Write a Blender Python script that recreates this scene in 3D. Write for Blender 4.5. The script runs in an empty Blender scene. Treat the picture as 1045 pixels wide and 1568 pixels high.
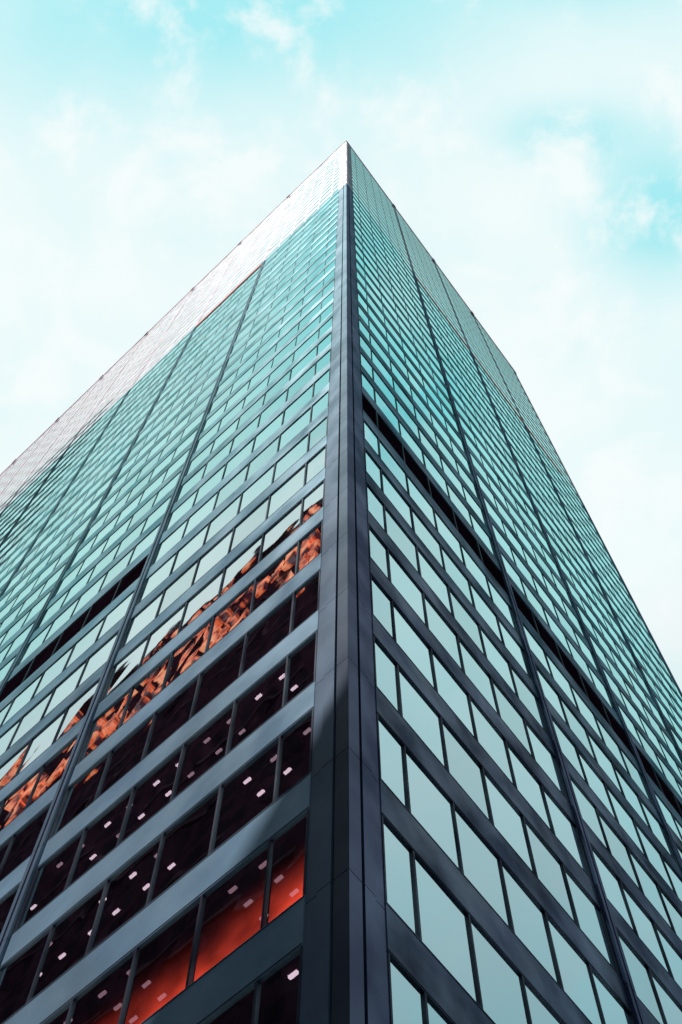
import bpy, math, random
from mathutils import Vector, Matrix
random.seed(7)
sc = bpy.context.scene
sc.view_settings.view_transform = 'Standard'
sc.view_settings.look = 'None'
sc.view_settings.exposure = 0

# ------------------------------------------------------------------ helpers
def new_mat(name):
    m = bpy.data.materials.new(name); m.use_nodes = True
    nt = m.node_tree; nt.nodes.clear()
    out = nt.nodes.new('ShaderNodeOutputMaterial')
    return m, nt, out

def N(nt, t, **kw):
    n = nt.nodes.new(t)
    for k, v in kw.items():
        setattr(n, k, v)
    return n

def zramp(nt, tc, ca, cb, z0, z1):
    """colour that changes with storey height (different coating on the upper storeys)"""
    sx = N(nt, 'ShaderNodeSeparateXYZ'); nt.links.new(tc.outputs['Object'], sx.inputs[0])
    mr = N(nt, 'ShaderNodeMapRange'); mr.inputs['From Min'].default_value = z0; mr.inputs['From Max'].default_value = z1
    nt.links.new(sx.outputs['Z'], mr.inputs['Value'])
    mx = N(nt, 'ShaderNodeMix'); mx.data_type = 'RGBA'
    nt.links.new(mr.outputs[0], mx.inputs[0]); mx.inputs[6].default_value = (*ca, 1); mx.inputs[7].default_value = (*cb, 1)
    return mx.outputs[2]

def varied(nt, tc, col, up, zr, var, scale, detail=6):
    nz = N(nt, 'ShaderNodeTexNoise'); nz.inputs['Scale'].default_value = scale; nz.inputs['Detail'].default_value = detail
    nt.links.new(tc.outputs['Object'], nz.inputs['Vector'])
    mr = N(nt, 'ShaderNodeMapRange'); mr.inputs['From Min'].default_value = .3; mr.inputs['From Max'].default_value = .7
    mr.inputs['To Min'].default_value = 1-var; mr.inputs['To Max'].default_value = 1+var
    nt.links.new(nz.outputs['Fac'], mr.inputs['Value'])
    vm = N(nt, 'ShaderNodeVectorMath', operation='SCALE')
    if up is None: vm.inputs[0].default_value = col
    else: nt.links.new(zramp(nt, tc, col, up, *zr), vm.inputs[0])
    nt.links.new(mr.outputs[0], vm.inputs['Scale'])
    return vm.outputs[0]

def metal(name, col, rough=0.4, gloss=0.1, gcol=(.8, .85, .95), var=0.35, scale=0.35, up=None, zr=(38, 75), pat=(.4, 1.8)):
    """painted metal: diffuse paint under a weak satin reflection"""
    m, nt, out = new_mat(name)
    tc = N(nt, 'ShaderNodeTexCoord')
    d = N(nt, 'ShaderNodeBsdfDiffuse'); nt.links.new(varied(nt, tc, col, up, zr, var, scale), d.inputs[0])
    if gloss <= 0:
        nt.links.new(d.outputs[0], out.inputs[0]); return m
    g = N(nt, 'ShaderNodeBsdfGlossy'); g.inputs['Color'].default_value = (*gcol, 1); g.inputs['Roughness'].default_value = rough
    mx = N(nt, 'ShaderNodeMixShader')
    nz = N(nt, 'ShaderNodeTexNoise'); nz.inputs['Scale'].default_value = .55; nz.inputs['Detail'].default_value = 3
    nt.links.new(tc.outputs['Object'], nz.inputs['Vector'])
    mr = N(nt, 'ShaderNodeMapRange'); mr.inputs['From Min'].default_value = .35; mr.inputs['From Max'].default_value = .7
    mr.inputs['To Min'].default_value = gloss*pat[0]; mr.inputs['To Max'].default_value = gloss*pat[1]
    nt.links.new(nz.outputs['Fac'], mr.inputs['Value']); nt.links.new(mr.outputs[0], mx.inputs[0])
    nt.links.new(d.outputs[0], mx.inputs[1]); nt.links.new(g.outputs[0], mx.inputs[2])
    nt.links.new(mx.outputs[0], out.inputs[0])
    return m

def glass(name, gcol, tcol, f0, rough=0.012, bump=0.003, up=None, zr=(38, 75), dim=1.0):
    m, nt, out = new_mat(name)
    gcol = tuple(c*dim for c in gcol); up = tuple(c*dim for c in up) if up else None
    tc = N(nt, 'ShaderNodeTexCoord')
    g = N(nt, 'ShaderNodeBsdfGlossy'); g.inputs['Roughness'].default_value = rough
    nt.links.new(varied(nt, tc, gcol, up, zr, .04, .06, 3), g.inputs['Color'])
    t = N(nt, 'ShaderNodeBsdfTransparent'); t.inputs['Color'].default_value = (*tcol, 1)
    fr = N(nt, 'ShaderNodeFresnel'); fr.inputs['IOR'].default_value = 1.5
    ma = N(nt, 'ShaderNodeMath', operation='MULTIPLY_ADD'); ma.inputs[1].default_value = 1 - f0; ma.inputs[2].default_value = f0
    nt.links.new(fr.outputs[0], ma.inputs[0])
    mx = N(nt, 'ShaderNodeMixShader')
    nt.links.new(ma.outputs[0], mx.inputs[0]); nt.links.new(t.outputs[0], mx.inputs[1]); nt.links.new(g.outputs[0], mx.inputs[2])
    nz = N(nt, 'ShaderNodeTexNoise'); nz.inputs['Scale'].default_value = .6; nz.inputs['Detail'].default_value = 1
    nt.links.new(tc.outputs['Object'], nz.inputs['Vector'])
    bp = N(nt, 'ShaderNodeBump'); bp.inputs['Strength'].default_value = 1; bp.inputs['Distance'].default_value = bump
    nt.links.new(nz.outputs['Fac'], bp.inputs['Height']); nt.links.new(bp.outputs[0], g.inputs['Normal'])
    nt.links.new(mx.outputs[0], out.inputs[0])
    return m

def emit(name, col, s):
    m, nt, out = new_mat(name)
    e = N(nt, 'ShaderNodeEmission'); e.inputs[0].default_value = (*col, 1); e.inputs[1].default_value = s
    nt.links.new(e.outputs[0], out.inputs[0]); return m

M = {}
M['spandrelL']  = metal('spandrel_grey_metal', (.105, .17, .245), .35, .12, (.7, .9, 1), .35, .25, (.05, .215, .23))  # same metal as the right face, painted lighter for its sunlit side
M['spandrelR']  = metal('spandrel_navy_metal', (.028, .036, .070), .22, .07, (.65, .8, 1), .6, .7, (.03, .15, .165))  # same metal painted darker for the shaded side, mottled reflections in its colour
M['spandrel_crownL'] = metal('spandrel_pale_pink_metal', (.62, .53, .57), .4, .2, (1, .93, .96), .05)
M['spandrel_crownR'] = metal('spandrel_dusty_pink_metal', (.72, .62, .66), .4, .35, (1, .95, .97), .1)
M['pier']       = metal('pier_dark_metal', (.016, .017, .036), .3, .09, (.6, .7, 1), .25, .3, (.012, .035, .05), pat=(.8, 1.25))
M['pierL']      = metal('pier_cladding_metal', (.018, .019, .038), .35, .07, (.7, .85, 1), .2, .3, (.09, .22, .24), (28, 95), pat=(.8, 1.25))  # left pier plate: grazing sky reflection painted in as teal higher up
M['ribL']       = metal('column_rib_metal', (.060, .085, .13), .35, .08, (.7, .85, 1), .25, .3, (.045, .14, .16), pat=(.7, 1.4))  # rib metal with the lighter sunlit side put into its colour
M['ribR']       = metal('column_rib_navy', (.020, .026, .055), .25, .08, (.6, .7, 1), .3, .4, (.02, .07, .085), pat=(.6, 1.5))  # same rib metal, shade of the right face put into its colour
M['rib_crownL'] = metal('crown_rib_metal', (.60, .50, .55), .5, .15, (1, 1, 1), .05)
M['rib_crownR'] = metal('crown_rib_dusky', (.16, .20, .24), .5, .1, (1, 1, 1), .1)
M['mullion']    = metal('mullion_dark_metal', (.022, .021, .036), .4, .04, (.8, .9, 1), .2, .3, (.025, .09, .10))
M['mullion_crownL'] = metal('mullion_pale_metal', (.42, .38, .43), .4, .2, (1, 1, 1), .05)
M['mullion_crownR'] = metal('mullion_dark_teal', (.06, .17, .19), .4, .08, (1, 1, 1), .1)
M['groove']     = metal('groove_black', (.015, .010, .020), .8, 0)
M['louvre']     = metal('louvre_plum', (.026, .012, .024), .7, 0)
M['interior']   = metal('interior_plum', (.040, .017, .032), .9, 0)
M['coral']      = metal('coral_red_trim', (.78, .17, .11), .5, .03, (1, 1, 1), .2)
M['coping']     = metal('parapet_coping', (.24, .11, .18), .5, .03, (1, 1, 1), .1)
TC = (.55, .45, .52)
for i, dmm in enumerate((1.0, .95, .89)):
    M['glassL%d' % i] = glass('glass_tower_west', (.86, .96, .97), TC, .66, up=(.58, .93, .91), zr=(41, 62), bump=.005, dim=dmm)
    M['glassR%d' % i] = glass('glass_tower_east', (.60, .84, .88), TC, .66, up=(.46, .91, .89), zr=(30, 85), bump=.003, dim=dmm)
M['glass_crownL'] = glass('glass_pale', (.88, .93, .94), (.5, .5, .5), .85, .05)
M['glass_crownR'] = glass('glass_pale_teal', (.50, .90, .89), (.5, .5, .5), .8, .03)
M['lamp']       = emit('ceiling_lamp_glow', (1, .92, .96), 4.2)
M['lamp_dim']   = emit('ceiling_lamp_dim', (1, .78, .86), 1.4)
m, nt, out = new_mat('red_lit_blind')  # added emissive sheet; red glow fading upward behind the panes
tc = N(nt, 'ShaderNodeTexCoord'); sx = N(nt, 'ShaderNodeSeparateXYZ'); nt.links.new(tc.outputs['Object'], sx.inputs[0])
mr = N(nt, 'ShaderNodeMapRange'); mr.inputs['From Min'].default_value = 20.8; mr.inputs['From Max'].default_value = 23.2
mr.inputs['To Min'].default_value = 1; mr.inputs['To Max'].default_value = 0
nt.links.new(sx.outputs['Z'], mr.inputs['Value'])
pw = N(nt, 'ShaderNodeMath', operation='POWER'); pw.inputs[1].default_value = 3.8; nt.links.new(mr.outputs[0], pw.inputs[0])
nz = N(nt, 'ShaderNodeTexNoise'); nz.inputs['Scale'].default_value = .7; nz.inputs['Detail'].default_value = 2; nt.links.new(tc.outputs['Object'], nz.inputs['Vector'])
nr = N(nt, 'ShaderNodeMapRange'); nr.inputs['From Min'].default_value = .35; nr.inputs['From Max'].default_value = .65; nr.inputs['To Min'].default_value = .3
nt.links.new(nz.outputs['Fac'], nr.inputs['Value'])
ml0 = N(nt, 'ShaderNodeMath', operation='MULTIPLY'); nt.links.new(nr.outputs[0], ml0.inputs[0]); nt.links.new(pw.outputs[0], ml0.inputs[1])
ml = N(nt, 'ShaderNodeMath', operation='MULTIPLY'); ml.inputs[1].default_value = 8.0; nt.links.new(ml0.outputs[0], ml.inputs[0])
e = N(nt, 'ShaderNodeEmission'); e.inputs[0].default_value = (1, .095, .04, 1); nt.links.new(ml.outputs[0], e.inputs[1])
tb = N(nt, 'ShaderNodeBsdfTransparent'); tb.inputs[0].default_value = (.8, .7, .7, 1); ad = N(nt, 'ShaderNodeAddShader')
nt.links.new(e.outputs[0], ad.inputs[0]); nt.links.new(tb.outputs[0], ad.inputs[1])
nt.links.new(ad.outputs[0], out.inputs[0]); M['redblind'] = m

class Builder:
    def __init__(s): s.d = {}
    def get(s, k): return s.d.setdefault(k, ([], []))
    def quad(s, key, pts):
        v, f = s.get(key); b = len(v); v.extend([tuple(p) for p in pts]); f.append((b, b+1, b+2, b+3))
    def prism(s, key, poly, z0, z1):
        v, f = s.get(key); n = len(poly)
        ar = sum(poly[i][0]*poly[(i+1) % n][1] - poly[(i+1) % n][0]*poly[i][1] for i in range(n))
        if ar < 0: poly = list(reversed(poly))
        b = len(v)
        for z in (z0, z1):
            for p in poly: v.append((p[0], p[1], z))
        f.append(tuple(b + i for i in reversed(range(n)))); f.append(tuple(b + n + i for i in range(n)))
        for i in range(n):
            j = (i+1) % n; f.append((b+i, b+j, b+n+j, b+n+i))
    def make(s, parent, mats, prefix=''):
        for key, (v, f) in s.d.items():
            me = bpy.data.meshes.new(prefix + key); me.from_pydata(v, [], f); me.update()
            mk = key.split('|')[0]; me.materials.append(mats[mk])
            o = bpy.data.objects.new(prefix + key.replace('|', '_'), me); sc.collection.objects.link(o); o.parent = parent

class Face:
    def __init__(s, B, O, t, n):
        s.B, s.O, s.t, s.n = B, Vector(O), Vector(t), Vector(n)
        s.flip = (t.y*n.x - t.x*n.y) < 0
    def p(s, a, b): return s.O + s.t*a + s.n*b
    def box(s, key, s0, s1, n0, n1, z0, z1):
        s.B.prism(key, [s.p(s0, n0), s.p(s1, n0), s.p(s1, n1), s.p(s0, n1)], z0, z1)

def V2(x, y): return Vector((x, y)).normalized()

# ------------------------------------------------------------------ the tower
EYE = 1.7
C0 = Vector((.207, 13.4))
Ld = V2(-.7248, .6889); Ln = V2(-.6889, -.7248)
Rd = V2(.6132, .7899);  Rn = V2(.7899, -.6132)
F = 4.1; NF = 49; TOP = NF*F + .6; BAY = 10.35; FIRST = 12.0
LBAYS, RBAYS = 7, 2
LLEN = FIRST*2 + BAY*LBAYS; RLEN = FIRST*2 + BAY*RBAYS
CROWN = 34

tower = bpy.data.objects.new('glass_office_tower', None); sc.collection.objects.link(tower)
B = Builder()

def bays(nb):
    L = []
    W = 1.92
    L.append((1.08, FIRST-.25, [FIRST-.25 - W*i for i in (5, 4, 3, 2, 1)]))
    for i in range(nb):
        a = FIRST + BAY*i + .25; b = a + BAY - .5
        L.append((a, b, [a + (b-a)*j/5 for j in range(1, 5)]))
    tot = FIRST*2 + BAY*nb
    a = tot - FIRST + .25
    L.append((a, tot-1.08, [a + W*i for i in (1, 2, 3, 4, 5)]))
    return L

def build_face(fc, nb, side, detail=True):
    X = 'L' if side in ('left', 'rear_b') else 'R'
    tot = FIRST*2 + BAY*nb
    bl = bays(nb)
    for k in range(0, NF):
        zb = k*F + .26; zt = k*F + 3.0
        crown = k >= CROWN
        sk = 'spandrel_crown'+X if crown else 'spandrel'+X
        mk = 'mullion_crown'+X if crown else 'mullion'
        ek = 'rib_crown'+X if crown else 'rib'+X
        q = min(1, max(0, (k-8)/14))
        gd = -.012 if crown else -(.05*(1-q) + .02*q)
        for bi, (a, b, dv) in enumerate(bl):
            z1 = zt + F - 2.74
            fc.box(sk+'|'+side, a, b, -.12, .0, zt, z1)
            if crown and X == 'R' and detail:      # dark raised strip at the window head
                fc.box(mk+'|'+side, a, b, .0, .012, zt-.02, zt+.30)
            if detail and k < 12:
                fc.box('mullion|'+side, a, b, .0, .010, zt+.035, zt+.06)
                fc.box('mullion|'+side, a, b, .0, .010, z1-.06, z1-.035)
            louvre = detail and k == 13 and not (side == 'left' and bi == 0)
            edges = [a] + dv + [b]
            if louvre:
                fc.box('louvre|'+side, a, b, -.30, -.10, zb, zt)
                for j in range(9):
                    zz = zb + .15 + j*.29
                    fc.box('louvre|'+side, a, b, -.10, -.04, zz, zz+.05)
                for x in dv: fc.box(mk+'|'+side, x-.04, x+.04, -.1, -.003, zb, zt)
                continue
            if not detail:
                edges = [a, b]
            amp = .0015 if crown else (.006*(1-q) + .003*q)
            for x0, x1 in zip(edges[:-1], edges[1:]):
                r = [random.uniform(-amp, amp) for _ in range(4)]
                P = []
                for (xx, zz), rr in zip(((x0, zb), (x1, zb), (x1, zt), (x0, zt)), r):
                    w_ = fc.p(xx, gd + rr); P.append((w_.x, w_.y, zz))
                if fc.flip: P.reverse()
                gk = 'glass_crown'+X if crown else 'glass%s%d' % (X, random.choice((0, 0, 0, 1, 1, 2)))
                fc.B.quad(gk+'|'+side, P)
            if detail:
                w = .032 if k < 16 else .026
                if crown: w = .07 if X == 'L' else .04
                for x in dv:
                    fc.box(mk+'|'+side, x-w, x+w, -.09, .006 if (crown and X == 'L') else -.004, zb, zt)
                fc.box(mk+'|'+side, a, a+.05, -.09, -.002, zb, zt-.03)
                fc.box(mk+'|'+side, b-.05, b, -.09, -.002, zb, zt-.03)
        if k == 0:
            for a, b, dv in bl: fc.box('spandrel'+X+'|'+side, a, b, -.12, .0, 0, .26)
        za, zc = k*F + .012, (k+1)*F - .012
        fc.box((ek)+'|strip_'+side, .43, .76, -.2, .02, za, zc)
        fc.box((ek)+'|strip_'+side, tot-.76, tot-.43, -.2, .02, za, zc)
        fc.box(ek+'|edge_'+side, .80, 1.08, -.2, -.02, za, zc)
        fc.box(ek+'|edge_'+side, tot-1.08, tot-.80, -.2, -.02, za, zc)
        if side == 'left' and not crown:
            fc.box('pierL|cladding', .012, .365, .001, .008, za, zc)
        for i in range(nb+1):
            x = FIRST + BAY*i
            pr = .03 if crown else (.10*(1-q) + .05*q)
            for q0, q1 in ((-.22, -.05), (.05, .22)):
                fc.box(ek+'|column_'+side, x+q0, x+q1, -.12, pr, za, zc)
    for i in range(nb+1):
        x = FIRST + BAY*i
        fc.box('groove|'+side, x-.25, x+.25, -.2, -.02, 0, CROWN*F)
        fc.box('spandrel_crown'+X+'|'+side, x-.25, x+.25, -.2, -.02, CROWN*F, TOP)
    fc.box('groove|'+side, .36, 1.07, -.3, -.06, 0, CROWN*F)
    fc.box('rib_crown'+X+'|'+side, .36, 1.07, -.3, -.06, CROWN*F, TOP)
    fc.box('groove|'+side, tot-1.07, tot-.36, -.3, -.06, 0, TOP)
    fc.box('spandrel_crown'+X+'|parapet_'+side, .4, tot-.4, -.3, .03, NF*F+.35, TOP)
    fc.box('coping|'+side, .4, tot-.4, -.35, .08, TOP, TOP+.6)
    for i in range(nb+1):
        x = FIRST + BAY*i
        fc.box('coping|'+side, x-.3, x+.3, -.4, .15, TOP-.6, TOP+.8)

fl = Face(B, C0, Ld, Ln); fr = Face(B, C0, Rd, Rn)
build_face(fl, LBAYS, 'left'); build_face(fr, RBAYS, 'right')
PL = C0 + Ld*LLEN; PR = C0 + Rd*RLEN; PB = C0 + Ld*LLEN + Rd*RLEN
build_face(Face(B, PL, Rd, -Rn), RBAYS, 'rear_a', False)
build_face(Face(B, PR, Ld, -Ln), LBAYS, 'rear_b', False)

def corner(P, a, an, b, bn, nm):
    w, d = .37, .3
    poly = [P, P + a*w, P + a*w - an*d, P + b*w - bn*d, P + b*w]
    for k in range(NF):
        key = ('rib_crownL' if k >= CROWN else 'pier') + '|corner_' + nm
        B.prism(key, poly, k*F+.012, (k+1)*F-.012)
    w = .33
    P2 = P - (an + bn)*.03
    B.prism('groove|corner_'+nm, [P2, P + a*w - an*.03, P + a*w - an*.5, P + b*w - bn*.5, P + b*w - bn*.03], 0, TOP)
    B.prism('coping|corner_'+nm, [P + (an+bn)*.06, P + a*.45 + an*.08, P + a*.45 - an*.4, P + b*.45 - bn*.4, P + b*.45 + bn*.08], NF*F, TOP+.62)
corner(C0, Rd, Rn, Ld, Ln, 'front')
corner(PL, Rd, -Rn, -Ld, Ln, 'l'); corner(PR, -Rd, Rn, Ld, -Ln, 'r'); corner(PB, -Rd, -Rn, -Ld, -Ln, 'b')

zc = CROWN*F - 1.1
fl.box('coral|left', 12.3, 22.1, .0, .05, zc+.0, zc+.95)
fr.box('coral|right', 12.3, 22.1, .0, .03, zc+.0, zc+1.3)
fr.box('coral|right', 22.6, 32.4, .0, .03, zc+.0, zc+1.3)
fr.box('coral|right', 33.0, 40.0, .0, .03, zc+.0, zc+1.3)
for k in range(CROWN, NF):
    z = k*F - .5
    for i in range(4):
        a, b = [(1.1, 11.7), (12.3, 22.1), (22.6, 32.4), (33, 43.5)][i]
        fr.box('coral|crown_lines', a, b, .0, .02, z, z+.22)

def inset_poly(d):
    def isect(P, u, Q, v):
        det = u.x*(-v.y) + v.x*u.y
        r = Q - P
        a = (r.x*(-v.y) + v.x*r.y)/det
        return P + u*a
    l0 = (C0 - Ln*d, Ld); r0 = (C0 - Rn*d, Rd); l1 = (PR + Ln*d, Ld); r1 = (PL + Rn*d, Rd)
    return [isect(*r0, *l0), isect(*r0, *l1), isect(*r1, *l1), isect(*r1, *l0)]
SPL = 11
B.prism('interior|core_upper', inset_poly(.45), SPL*F-.9, TOP-.1)
B.prism('interior|core_lower', inset_poly(5.0), 0, SPL*F-.95)
for k in range(0, SPL):
    z = k*F + 3.05
    B.prism('interior|slabs', inset_poly(.13), z, z+.9)
for k in range(3, 9):
    z = k*F + 3.0
    for a, b, dv in bays(LBAYS)[:3]:
        ed = [a] + dv + [b]
        for x0, x1 in zip(ed[:-1], ed[1:]):
            lit = random.random()
            if lit < (.6 if k == 8 else .12): continue
            w = x1 - x0
            cols = (.5,) if w < 1.3 else (.27, .72)
            rows = (.35, .80, 1.25, 1.70)
            if k == 8: rows = (1.1,)
            for c in cols:
                for r in rows:
                    if random.random() < .12: continue
                    x = x0 + w*c
                    key = 'lamp|ceiling' if random.random() > .3 and lit > .3 and k != 5 else 'lamp_dim|ceiling'
                    fl.box(key, x-.10, x+.10, -r-.035, -r+.035, z-.01, z+.04)
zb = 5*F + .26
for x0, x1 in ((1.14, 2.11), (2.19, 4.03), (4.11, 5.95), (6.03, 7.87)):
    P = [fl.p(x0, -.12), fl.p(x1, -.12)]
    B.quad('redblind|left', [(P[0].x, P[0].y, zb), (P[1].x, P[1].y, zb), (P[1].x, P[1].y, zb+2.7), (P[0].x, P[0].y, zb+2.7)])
B.make(tower, M, 'tower_')

# ------------------------------------------------------------------ neighbours and unseen shade block
def orange_glow(name):
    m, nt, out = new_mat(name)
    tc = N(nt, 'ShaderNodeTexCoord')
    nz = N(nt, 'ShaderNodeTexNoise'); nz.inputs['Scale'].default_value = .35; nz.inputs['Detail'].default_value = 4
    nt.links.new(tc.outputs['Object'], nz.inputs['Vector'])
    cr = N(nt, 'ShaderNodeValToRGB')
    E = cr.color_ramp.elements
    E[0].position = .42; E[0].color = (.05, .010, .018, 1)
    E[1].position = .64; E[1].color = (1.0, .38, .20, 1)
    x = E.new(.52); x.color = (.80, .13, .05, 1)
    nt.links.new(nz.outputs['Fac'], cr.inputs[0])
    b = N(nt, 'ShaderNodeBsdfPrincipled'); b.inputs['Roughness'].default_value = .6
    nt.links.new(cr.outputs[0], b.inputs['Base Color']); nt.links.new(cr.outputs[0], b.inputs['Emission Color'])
    b.inputs['Emission Strength'].default_value = .85  # glow added to brighten the orange reflected in the tower glass
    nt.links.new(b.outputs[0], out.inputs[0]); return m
NM = {'wall': metal('neighbour_dark_brick', (.036, .015, .026), .9, 0),
      'pane': metal('neighbour_window', (.02, .012, .02), .8, 0),
      'terra': orange_glow('neighbour_copper_lit'),
      'stone': metal('neighbour_stone', (.07, .04, .055), .8, 0)}
def neighbour_or_shade_block(O, t, n, length, depth, H, crown):
    nb = bpy.data.objects.new('neighbouring_office_building', None); sc.collection.objects.link(nb)
    b2 = Builder(); f = Face(b2, O, t, n)
    f.box('wall', 0, length, -depth, 0, 0, H)
    x = 2.0
    while x < length - 3:
        z = 5
        while z < H - 4:
            if not (crown and z > H - 27):
                f.box('pane', x, x+2.2, -.1, .03, z, z+2.6)
            z += 4.2
        x += 4.4
    z = 4.0
    while z < H-2:
        f.box('stone', 0, length, 0, .25, z, z+.5); z += 12.6
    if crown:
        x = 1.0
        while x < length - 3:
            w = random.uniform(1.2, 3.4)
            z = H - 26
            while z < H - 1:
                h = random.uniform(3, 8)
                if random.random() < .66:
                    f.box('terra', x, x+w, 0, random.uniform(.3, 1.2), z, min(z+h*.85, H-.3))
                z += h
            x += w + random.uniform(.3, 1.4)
    f.box('stone', -.4, length+.4, -depth-.4, .6, H, H+1.2)
    b2.make(nb, NM, 'neighbour_')
    return nb
W0 = Vector((-55, 10.7))
neighbour_or_shade_block(W0, Ld, -Ln, 95, 30, 203, True)
neighbour_or_shade_block(Vector((-18, -19)), Vector((-1, 0)), Vector((0, 1)), 42, 40, 90, False)  # unseen block, placed and sized to shade the tower's lower corner

# ------------------------------------------------------------------ ground
def sheet(name, x0, x1, y0, y1, z, mat):
    v = [(x0, y0, z), (x1, y0, z), (x1, y1, z), (x0, y1, z)]; f = [(0, 1, 2, 3)]
    me = bpy.data.meshes.new(name); me.from_pydata(v, [], f); me.materials.append(mat)
    o = bpy.data.objects.new(name, me); sc.collection.objects.link(o); return o
sheet('ground', -3000, 3000, -3000, 3000, -.15, metal('asphalt', (.05, .05, .052), .9, 0, var=.2, scale=2))
def poly_slab(name, poly, z, th, mat):
    b = Builder(); b.prism('x', poly, z-th, z)
    v, f = b.d['x']; me = bpy.data.meshes.new(name); me.from_pydata(v, [], f); me.materials.append(mat)
    o = bpy.data.objects.new(name, me); sc.collection.objects.link(o)
poly_slab('pavement', inset_poly(-16), -.005, .14, metal('paving', (.26, .25, .25), .85, 0, var=.15, scale=1.5))

# ------------------------------------------------------------------ sky & sun
sun_h = V2(-.70, -.72); el = math.radians(55)
sv = Vector((sun_h.x*math.cos(el), sun_h.y*math.cos(el), math.sin(el)))
sl = bpy.data.lights.new('sun', 'SUN'); sl.energy = 5; sl.angle = math.radians(.5); sl.color = (1, .95, .9)
so = bpy.data.objects.new('sun', sl); sc.collection.objects.link(so)
so.rotation_euler = sv.to_track_quat('Z', 'Y').to_euler()

w = bpy.data.worlds.new('World'); sc.world = w; w.use_nodes = True
nt = w.node_tree; nt.nodes.clear()
out = N(nt, 'ShaderNodeOutputWorld'); bg = N(nt, 'ShaderNodeBackground'); bg.inputs[1].default_value = .12
sky = N(nt, 'ShaderNodeTexSky'); sky.sky_type = 'NISHITA'; sky.sun_disc = False
sky.sun_elevation = el; sky.sun_rotation = math.atan2(sun_h.x, sun_h.y) % (2*math.pi)
def math2(op, a, b=None, c=None, clamp=False):
    n = N(nt, 'ShaderNodeMath', operation=op); n.use_clamp = clamp
    for i, v in enumerate((a, b, c)):
        if v is None: continue
        if isinstance(v, (int, float)): n.inputs[i].default_value = v
        else: nt.links.new(v, n.inputs[i])
    return n.outputs[0]
def mrange(v, a, b, c, d, smooth=True):
    n = N(nt, 'ShaderNodeMapRange')
    if smooth: n.interpolation_type = 'SMOOTHSTEP'
    for i, x in zip(('From Min', 'From Max', 'To Min', 'To Max'), (a, b, c, d)): n.inputs[i].default_value = x
    nt.links.new(v, n.inputs['Value']); return n.outputs[0]
tc = N(nt, 'ShaderNodeTexCoord'); sx = N(nt, 'ShaderNodeSeparateXYZ'); nt.links.new(tc.outputs['Generated'], sx.inputs[0])
zc_ = math2('MAXIMUM', sx.outputs['Z'], .08)
px = math2('DIVIDE', sx.outputs['X'], zc_); py = math2('DIVIDE', sx.outputs['Y'], zc_)
cb = N(nt, 'ShaderNodeCombineXYZ'); nt.links.new(px, cb.inputs[0]); nt.links.new(py, cb.inputs[1])
def noise(scale, detail, rough, dist, off):
    mp = N(nt, 'ShaderNodeMapping'); mp.inputs['Location'].default_value = off; nt.links.new(cb.outputs[0], mp.inputs[0])
    n = N(nt, 'ShaderNodeTexNoise'); n.inputs['Scale'].default_value = scale; n.inputs['Detail'].default_value = detail
    n.inputs['Roughness'].default_value = rough; n.inputs['Distortion'].default_value = dist
    nt.links.new(mp.outputs[0], n.inputs['Vector']); return n.outputs['Fac']
nA = noise(12, 10, .58, .3, (3.1, 1.7, 0)); nB = noise(5, 5, .5, 0, (7.7, 4.2, 0))
def blob(cx, cy, rx, ry):
    a = math2('DIVIDE', math2('SUBTRACT', px, cx), rx); b = math2('DIVIDE', math2('SUBTRACT', py, cy), ry)
    r2 = math2('ADD', math2('MULTIPLY', a, a), math2('MULTIPLY', b, b))
    return math2('EXPONENT', math2('MULTIPLY', r2, -1))
clear = math2('ADD', math2('MULTIPLY', blob(-.11, -.035, .22, .085), .92), blob(.245, .12, .06, .05))
clear = math2('ADD', clear, math2('MULTIPLY', blob(.165, .06, .05, .022), .75))
clear = math2('ADD', clear, math2('MULTIPLY', blob(.19, -.06, .12, .035), .5))
wisp = mrange(nA, .46, .66, 1.0, .15)
m0 = math2('MULTIPLY', clear, wisp)
m1 = mrange(nB, .38, .62, .24, .06)
mask = math2('ADD', m0, math2('MULTIPLY', m1, wisp), clamp=True)
lowf = mrange(sx.outputs['Z'], .90, .60, 0, 1, False)
S = 1/.12
def mixc(f, a, b):
    n = N(nt, 'ShaderNodeMix'); n.data_type = 'RGBA'
    nt.links.new(f, n.inputs[0])
    for i, v in ((6, a), (7, b)):
        if isinstance(v, tuple): n.inputs[i].default_value = (*[x*S for x in v], 1)
        else: nt.links.new(v, n.inputs[i])
    return n.outputs[2]
half = N(nt, 'ShaderNodeMix'); half.data_type = 'RGBA'; half.inputs[0].default_value = .88
nt.links.new(sky.outputs[0], half.inputs[6]); half.inputs[7].default_value = (.42*S, .93*S, .97*S, 1)
cloud = mixc(lowf, (.93, .985, .985), (.30, .42, .50))
col = mixc(mask, cloud, half.outputs[2])
nt.links.new(col, bg.inputs[0]); nt.links.new(bg.outputs[0], out.inputs[0])

# ------------------------------------------------------------------ camera
cam = bpy.data.cameras.new('camera'); co = bpy.data.objects.new('camera', cam); sc.collection.objects.link(co)
cam.sensor_fit = 'HORIZONTAL'; cam.sensor_width = 24; cam.lens = 24*1966/1045
cam.clip_end = 10000; cam.clip_start = .1
co.matrix_world = Matrix.Translation((0, 0, EYE)) @ Matrix.Rotation(math.radians(160.04), 4, 'X') @ Matrix.Rotation(.0105, 4, 'Z')
sc.camera = co
